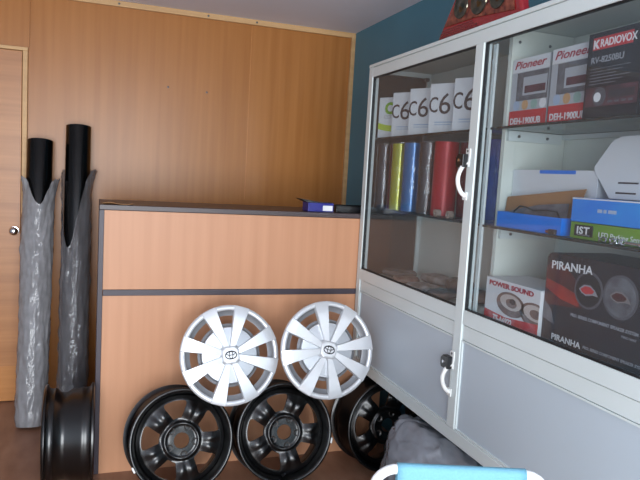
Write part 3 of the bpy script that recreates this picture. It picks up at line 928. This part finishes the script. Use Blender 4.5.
wl, wr = lean(0.345, 2.455, R(4), R(14), R(-9))
w1 = make_wheel('black five spoke steel wheel leaning on the counter, leftmost of three, with white weight')
w1.location, w1.rotation_euler = wl, wr
wl2, wr2 = lean(0.767, 2.455, R(0), R(14), R(-11))
w2 = dup(w1, wl2, wr2, 'black five spoke steel wheel leaning on the counter, below both hubcaps, middle of three')
wl3, wr3 = lean(1.258, 2.480, R(4), R(6), R(-15))
w3 = dup(w1, wl3, wr3, 'black steel wheel half hidden under the display cabinet beside plastic bag')
w4 = dup(w1, (-0.175, 2.705, RW + 0.001), Matrix.Rotation(R(-90), 4, 'Z').to_euler(), 'black steel wheel standing edge on, tread to the front, beside counter end')
for wh, ang in ((w1, R(196)), (w2, R(-24))):
    bm = bmesh.new()
    box(bm, -0.004, 0.004, -0.0025, 0.010, -0.012, 0.012)
    o = obj('balance_weight', bm, M['weight'], [c for c in wh.children if c.name.startswith('rim')][0], bevel=0.002, label='pale balance weight')
    o.location = (0.2075 * math.cos(ang), 0, 0.2075 * math.sin(ang))
    o.rotation_euler = (0, -ang, 0)

# ------------------------------------------------------------------ hubcaps
RH = 0.2035
def make_hubcap(label):
    t = thing('hubcap', label, 'hubcap', (0, 0, 0), 0, 'silver eight spoke hubcaps')
    bm = bmesh.new()
    lathe(bm, [(RH - 0.004, 0.022), (RH, 0.014), (RH - 0.001, 0.006), (RH - 0.004, 0.002), (RH - 0.012, 0.000), (RH - 0.018, 0.001), (RH - 0.022, 0.005), (RH - 0.022, 0.012), (RH - 0.02, 0.022)], 96, 'y', True)
    ring = obj('outer_ring', bm, M['silver'], t, 50)
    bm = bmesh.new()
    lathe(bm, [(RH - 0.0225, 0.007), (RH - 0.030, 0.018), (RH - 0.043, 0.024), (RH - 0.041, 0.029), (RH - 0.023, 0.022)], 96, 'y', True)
    obj('inner_ring', bm, M['silver_shade'], t, 50)
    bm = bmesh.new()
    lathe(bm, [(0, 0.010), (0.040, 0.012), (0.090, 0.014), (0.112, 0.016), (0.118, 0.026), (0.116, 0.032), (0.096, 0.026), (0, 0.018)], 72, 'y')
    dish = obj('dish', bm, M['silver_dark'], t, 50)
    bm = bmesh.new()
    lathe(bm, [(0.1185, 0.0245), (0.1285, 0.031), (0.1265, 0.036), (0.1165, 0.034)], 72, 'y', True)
    obj('dish_edge', bm, M['silver_shade'], dish, 50)
    # spokes, in pairs slightly closer together
    base = bmesh.new()
    prof = [(0.022, 0.0090, -0.002), (0.060, 0.0135, -0.004), (0.110, 0.0205, -0.006), (0.150, 0.0255, -0.006), (0.186, 0.0305, -0.0045), (0.200, 0.0320, 0.0005)]
    rows = []
    for r, hw, y in prof:
        rows.append([base.verts.new((-hw, 0.020, r)), base.verts.new((-hw, y + 0.003, r)), base.verts.new((-hw * 0.93, y, r)),
                     base.verts.new((hw * 0.93, y, r)), base.verts.new((hw, y + 0.003, r)), base.verts.new((hw, 0.020, r))])
    for i in range(len(rows) - 1):
        for j in range(5):
            base.faces.new((rows[i][j], rows[i][j + 1], rows[i + 1][j + 1], rows[i + 1][j]))
        base.faces.new((rows[i][5], rows[i][0], rows[i + 1][0], rows[i + 1][5]))
    base.faces.new(rows[0])
    base.faces.new(rows[-1][::-1])
    s0 = obj('spoke', base, M['silver'], t, 35)
    angs = [R(90 * k + s * 20.5) for k in range(4) for s in (-1, 1)]
    s0.rotation_euler = (0, angs[0], 0)
    for a in angs[1:]:
        c = s0.copy()
        COL.objects.link(c)
        c.parent = t
        c.rotation_euler = (0, a, 0)
    # squarish centre boss with chamfered corners
    def sq(h, c):
        return [(h, c), (c, h), (-c, h), (-h, c), (-h, -c), (-c, -h), (c, -h), (h, -c)]
    bm = bmesh.new()
    A = [bm.verts.new((x, 0.004, z)) for x, z in sq(0.040, 0.024)]
    B = [bm.verts.new((x, -0.008, z)) for x, z in sq(0.033, 0.019)]
    C = [bm.verts.new((x, -0.010, z)) for x, z in sq(0.029, 0.016)]
    for P_, Q_ in ((A, B), (B, C)):
        for i in range(8):
            bm.faces.new((P_[i], P_[(i + 1) % 8], Q_[(i + 1) % 8], Q_[i]))
    bm.faces.new(C)
    bm.faces.new(A[::-1])
    boss = obj('centre_cap', bm, M['silver'], t)
    bm = bmesh.new()
    for cx, cz, a, b, r in ((0, 0, 0.023, 0.0155, 0.0022), (0, 0.0, 0.0075, 0.0140, 0.0017), (0, 0.0065, 0.0180, 0.0068, 0.0017)):
        sweep(bm, [(x, -0.0112, z) for x, z in ellipse(cx, cz, a, b, 32)], r, 8, True)
    obj('emblem', bm, M['emblem'], boss, 50, label='dark oval emblem of three rings')
    return t

def hub_place(x, y, z, a, yaw, roll):
    return (x, y, z), (Matrix.Rotation(yaw, 4, 'Z') @ Matrix.Rotation(-a, 4, 'X') @ Matrix.Rotation(roll, 4, 'Y')).to_euler()
h1 = make_hubcap('silver eight spoke hubcap against the counter, left of the pair, over the wheel gap')
h1.location, h1.rotation_euler = hub_place(0.530, 2.500, 0.575, R(16), 0, R(-5.5))
l2, r2 = hub_place(0.927, 2.435, 0.600, R(15), R(0), R(13))
h2 = dup(h1, l2, r2, 'silver eight spoke hubcap against the counter, right one touching the display cabinet')

# ------------------------------------------------------------------ tall film rolls leaning on the wall
def tall_roll(label, foot, top, r, film_m, wrap_m, ztop, notch, flap_side, seed, bulge):
    foot, top = Vector(foot), Vector(top)
    ax = top - foot
    Lh = ax.length
    q = ax.to_track_quat('Z', 'Y')
    t = thing('film_roll', label, 'roll of film', foot, 0, 'tall film rolls leaning on the wall')
    t.rotation_mode = 'QUATERNION'
    # keep local -y facing the viewer
    zax = ax.normalized()
    yax = (Vector((0, 1, 0)) - zax * zax.y).normalized()
    xax = yax.cross(zax)
    t.rotation_quaternion = Matrix((xax, yax, zax)).transposed().to_quaternion()
    bm = bmesh.new()
    lathe(bm, [(r * 0.52, 0.004), (r, 0.004), (r, Lh), (r * 0.52, Lh), (r * 0.52, 0.004)], 48, 'z')
    obj('film', bm, film_m, t, 40)
    bm = bmesh.new()
    lathe(bm, [(r * 0.42, 0.004), (r * 0.515, 0.004), (r * 0.515, Lh - 0.004), (r * 0.42, Lh - 0.004)], 32, 'z', True)
    obj('core', bm, M['core'], t, 40)
    # crinkled sleeve, torn open in a V down the front
    bm = bmesh.new()
    n, k = 72, 70
    rows = []
    for i in range(k + 1):
        f = i / k
        row = []
        for j in range(n):
            a = 2 * PI * j / n
            da = abs(((a - (-PI / 2 + notch[1])) + PI) % (2 * PI) - PI)
            zt = ztop - notch[0] * math.exp(-(da / notch[2]) ** 2) + 0.02 * nz3((math.cos(a), math.sin(a), 0), 2.0, seed)
            z = 0.001 + (zt - 0.001) * f
            u = Vector((math.cos(a), math.sin(a), z * 3.0))
            rr = r + 0.0045 + bulge * (0.5 + 0.5 * nz3(u, 1.6, seed)) + 0.010 * abs(nz3(u, 4.0, seed)) + 0.004 * nz3(u, 10, seed)
            up_ = max(0.0, (z - (zt - 0.14)) / 0.14)
            rr += (0.008 + 0.014 * max(0, math.cos(a - flap_side))) * up_ ** 1.6 + 0.008 * up_ * nz3(u, 7, seed)
            if z < 0.03:
                rr *= 0.93 + 0.07 * (z / 0.03)
            row.append(bm.verts.new((rr * math.cos(a), rr * math.sin(a), z)))
        rows.append(row)
    for i in range(k):
        for j in range(n):
            bm.faces.new((rows[i][j], rows[i][(j + 1) % n], rows[i + 1][(j + 1) % n], rows[i + 1][j]))
    obj('plastic_sleeve', bm, wrap_m, t, 80, label='torn crinkled plastic sleeve')
    return t
tall_roll('tall black film roll in torn grey sleeve, nearest the door', (-0.279, 3.362, 0.0), (-0.276, 3.680, 1.415), 0.063,
          M['film_black'], M['wrap_a'], 1.255, (0.15, 0.10, 0.60), 0.0, 3.0, 0.010)
tall_roll('taller black film roll in clear sleeve behind the edge on wheel', (-0.090, 3.400, 0.0), (-0.090, 3.680, 1.503), 0.063,
          M['film_black'], M['wrap_b'], 1.300, (0.42, -0.45, 0.75), 0.0, 11.0, 0.008)

# ------------------------------------------------------------------ plastic bag under the cabinet
bm = bmesh.new()
bmesh.ops.create_icosphere(bm, subdivisions=6, radius=1.0)
for v in bm.verts:
    c = v.co.copy()
    d = 0.22 * nz3(c, 1.2, 4) + 0.05 * nz3(c, 2.6, 9) + 0.045 * max(0, 1 - abs(nz3((c.x, c.y, c.z * 0.5), 2.6, 21)) * 5) + 0.018 * max(0, 1 - abs(nz3((c.x, c.y * 1.5, c.z * 0.6), 5.5, 2)) * 5)
    p = Vector((c.x * 0.205, c.y * 0.330, c.z * 0.225)) * (0.88 + d)
    p.x = max(-0.22, min(0.20, p.x))
    p.y = min(p.y, 0.345)
    p.z = min(p.z, 0.245)
    v.co = p
lo = min(v.co.z for v in bm.verts)
for v in bm.verts:
    v.co.z = max(v.co.z - lo, 0.03) - 0.03
t = thing('plastic_bag', 'bulging grey plastic bag on the floor under the cabinet', 'bag', (1.242, 2.010, 0.001), R(0))
obj('sack', bm, M['bag'], t, 80)
kb = bmesh.new()
bmesh.ops.create_icosphere(kb, subdivisions=4, radius=1.0)
for v in kb.verts:
    c = v.co.copy()
    d = 0.3 * nz3(c, 2.5, 14) + 0.12 * abs(nz3(c, 6, 1))
    v.co = Vector((c.x * 0.075, c.y * 0.09, c.z * 0.045)) * (0.9 + d) + Vector((-0.05, 0.13, 0.355))
obj('knot', kb, M['bag'], t, 80)

# ------------------------------------------------------------------ sling chair at the lower edge
t = thing('sling_chair', 'white tube chair with blue sling back before the cabinet', 'chair', (0.740, 1.115, 0), R(-18.3))
HB, WB, rt = 0.712, 0.178, 0.0105
fr_pts = []
cr = 0.050
for s in (-1, 1):
    arc = [(s * (WB + 0.006 - cr + cr * math.sin(q)), 0.0, HB - cr + cr * math.cos(q)) for q in [PI / 2 * i / 8 for i in range(9)]]
    side = arc + [(s * (WB + 0.006), -0.01, 0.50), (s * (WB + 0.006), -0.05, 0.34), (s * (WB + 0.006), -0.09, 0.20), (s * (WB + 0.006), -0.15, 0.012)]
    fr_pts.append(side)
bm = bmesh.new()
sweep(bm, fr_pts[0][::-1] + fr_pts[1], rt, 14)
obj('back_frame', bm, M['tube_white'], t, 50)
for s in (-1, 1):
    bm = bmesh.new()
    xx = s * (WB - 0.014)
    sweep(bm, [(xx, 0.13, 0.012), (xx, 0.02, 0.20), (xx, -0.06, 0.335), (xx, -0.12, 0.36), (xx, -0.40, 0.38)], rt, 12)
    obj('seat_frame', bm, M['tube_white'], t, 50)
    for py, xo in ((-0.15, s * (WB + 0.006)), (0.13, xx)):
        fbm = bmesh.new()
        lathe(fbm, [(0, 0.0005), (0.0135, 0.0005), (0.0135, 0.03), (0, 0.03)], 14, 'z', c=(xo, py, 0))
        obj('foot_cap', fbm, M['black_plastic'], t, 40)
bm = bmesh.new()
sweep(bm, [(-WB + 0.014, -0.40, 0.38), (WB - 0.014, -0.40, 0.38)], rt, 12)
sweep(bm, [(-WB + 0.014, 0.12, 0.03), (WB - 0.014, 0.12, 0.03)], rt * 0.8, 10)
obj('cross_bar', bm, M['tube_white'], t, 50)
def sling(path, hw, th):
    bm = bmesh.new()
    n = 12
    rows = []
    for (y, z) in path:
        rows.append([bm.verts.new((-hw + 2 * hw * i / n, y, z)) for i in range(n + 1)])
    for a, b in zip(rows, rows[1:]):
        for i in range(n):
            bm.faces.new((a[i], a[i + 1], b[i + 1], b[i]))
    return bm
rr = rt + 0.0025
path = [(0.012, HB - 0.16), (0.0125, HB - 0.03)] + [(rr * math.cos(q), HB + rr * math.sin(q)) for q in [PI * i / 10 for i in range(11)]] + \
       [(-rr, HB - 0.03), (-0.020, 0.58), (-0.030, 0.46), (-0.055, 0.40), (-0.10, 0.385), (-0.16, 0.384), (-0.26, 0.388), (-0.40, 0.396)]
o = obj('sling', sling(path, 0.136, 0.002), M['fabric'], t, 60, label='blue fabric sling')
o.modifiers.new('thick', 'SOLIDIFY').thickness = 0.0016
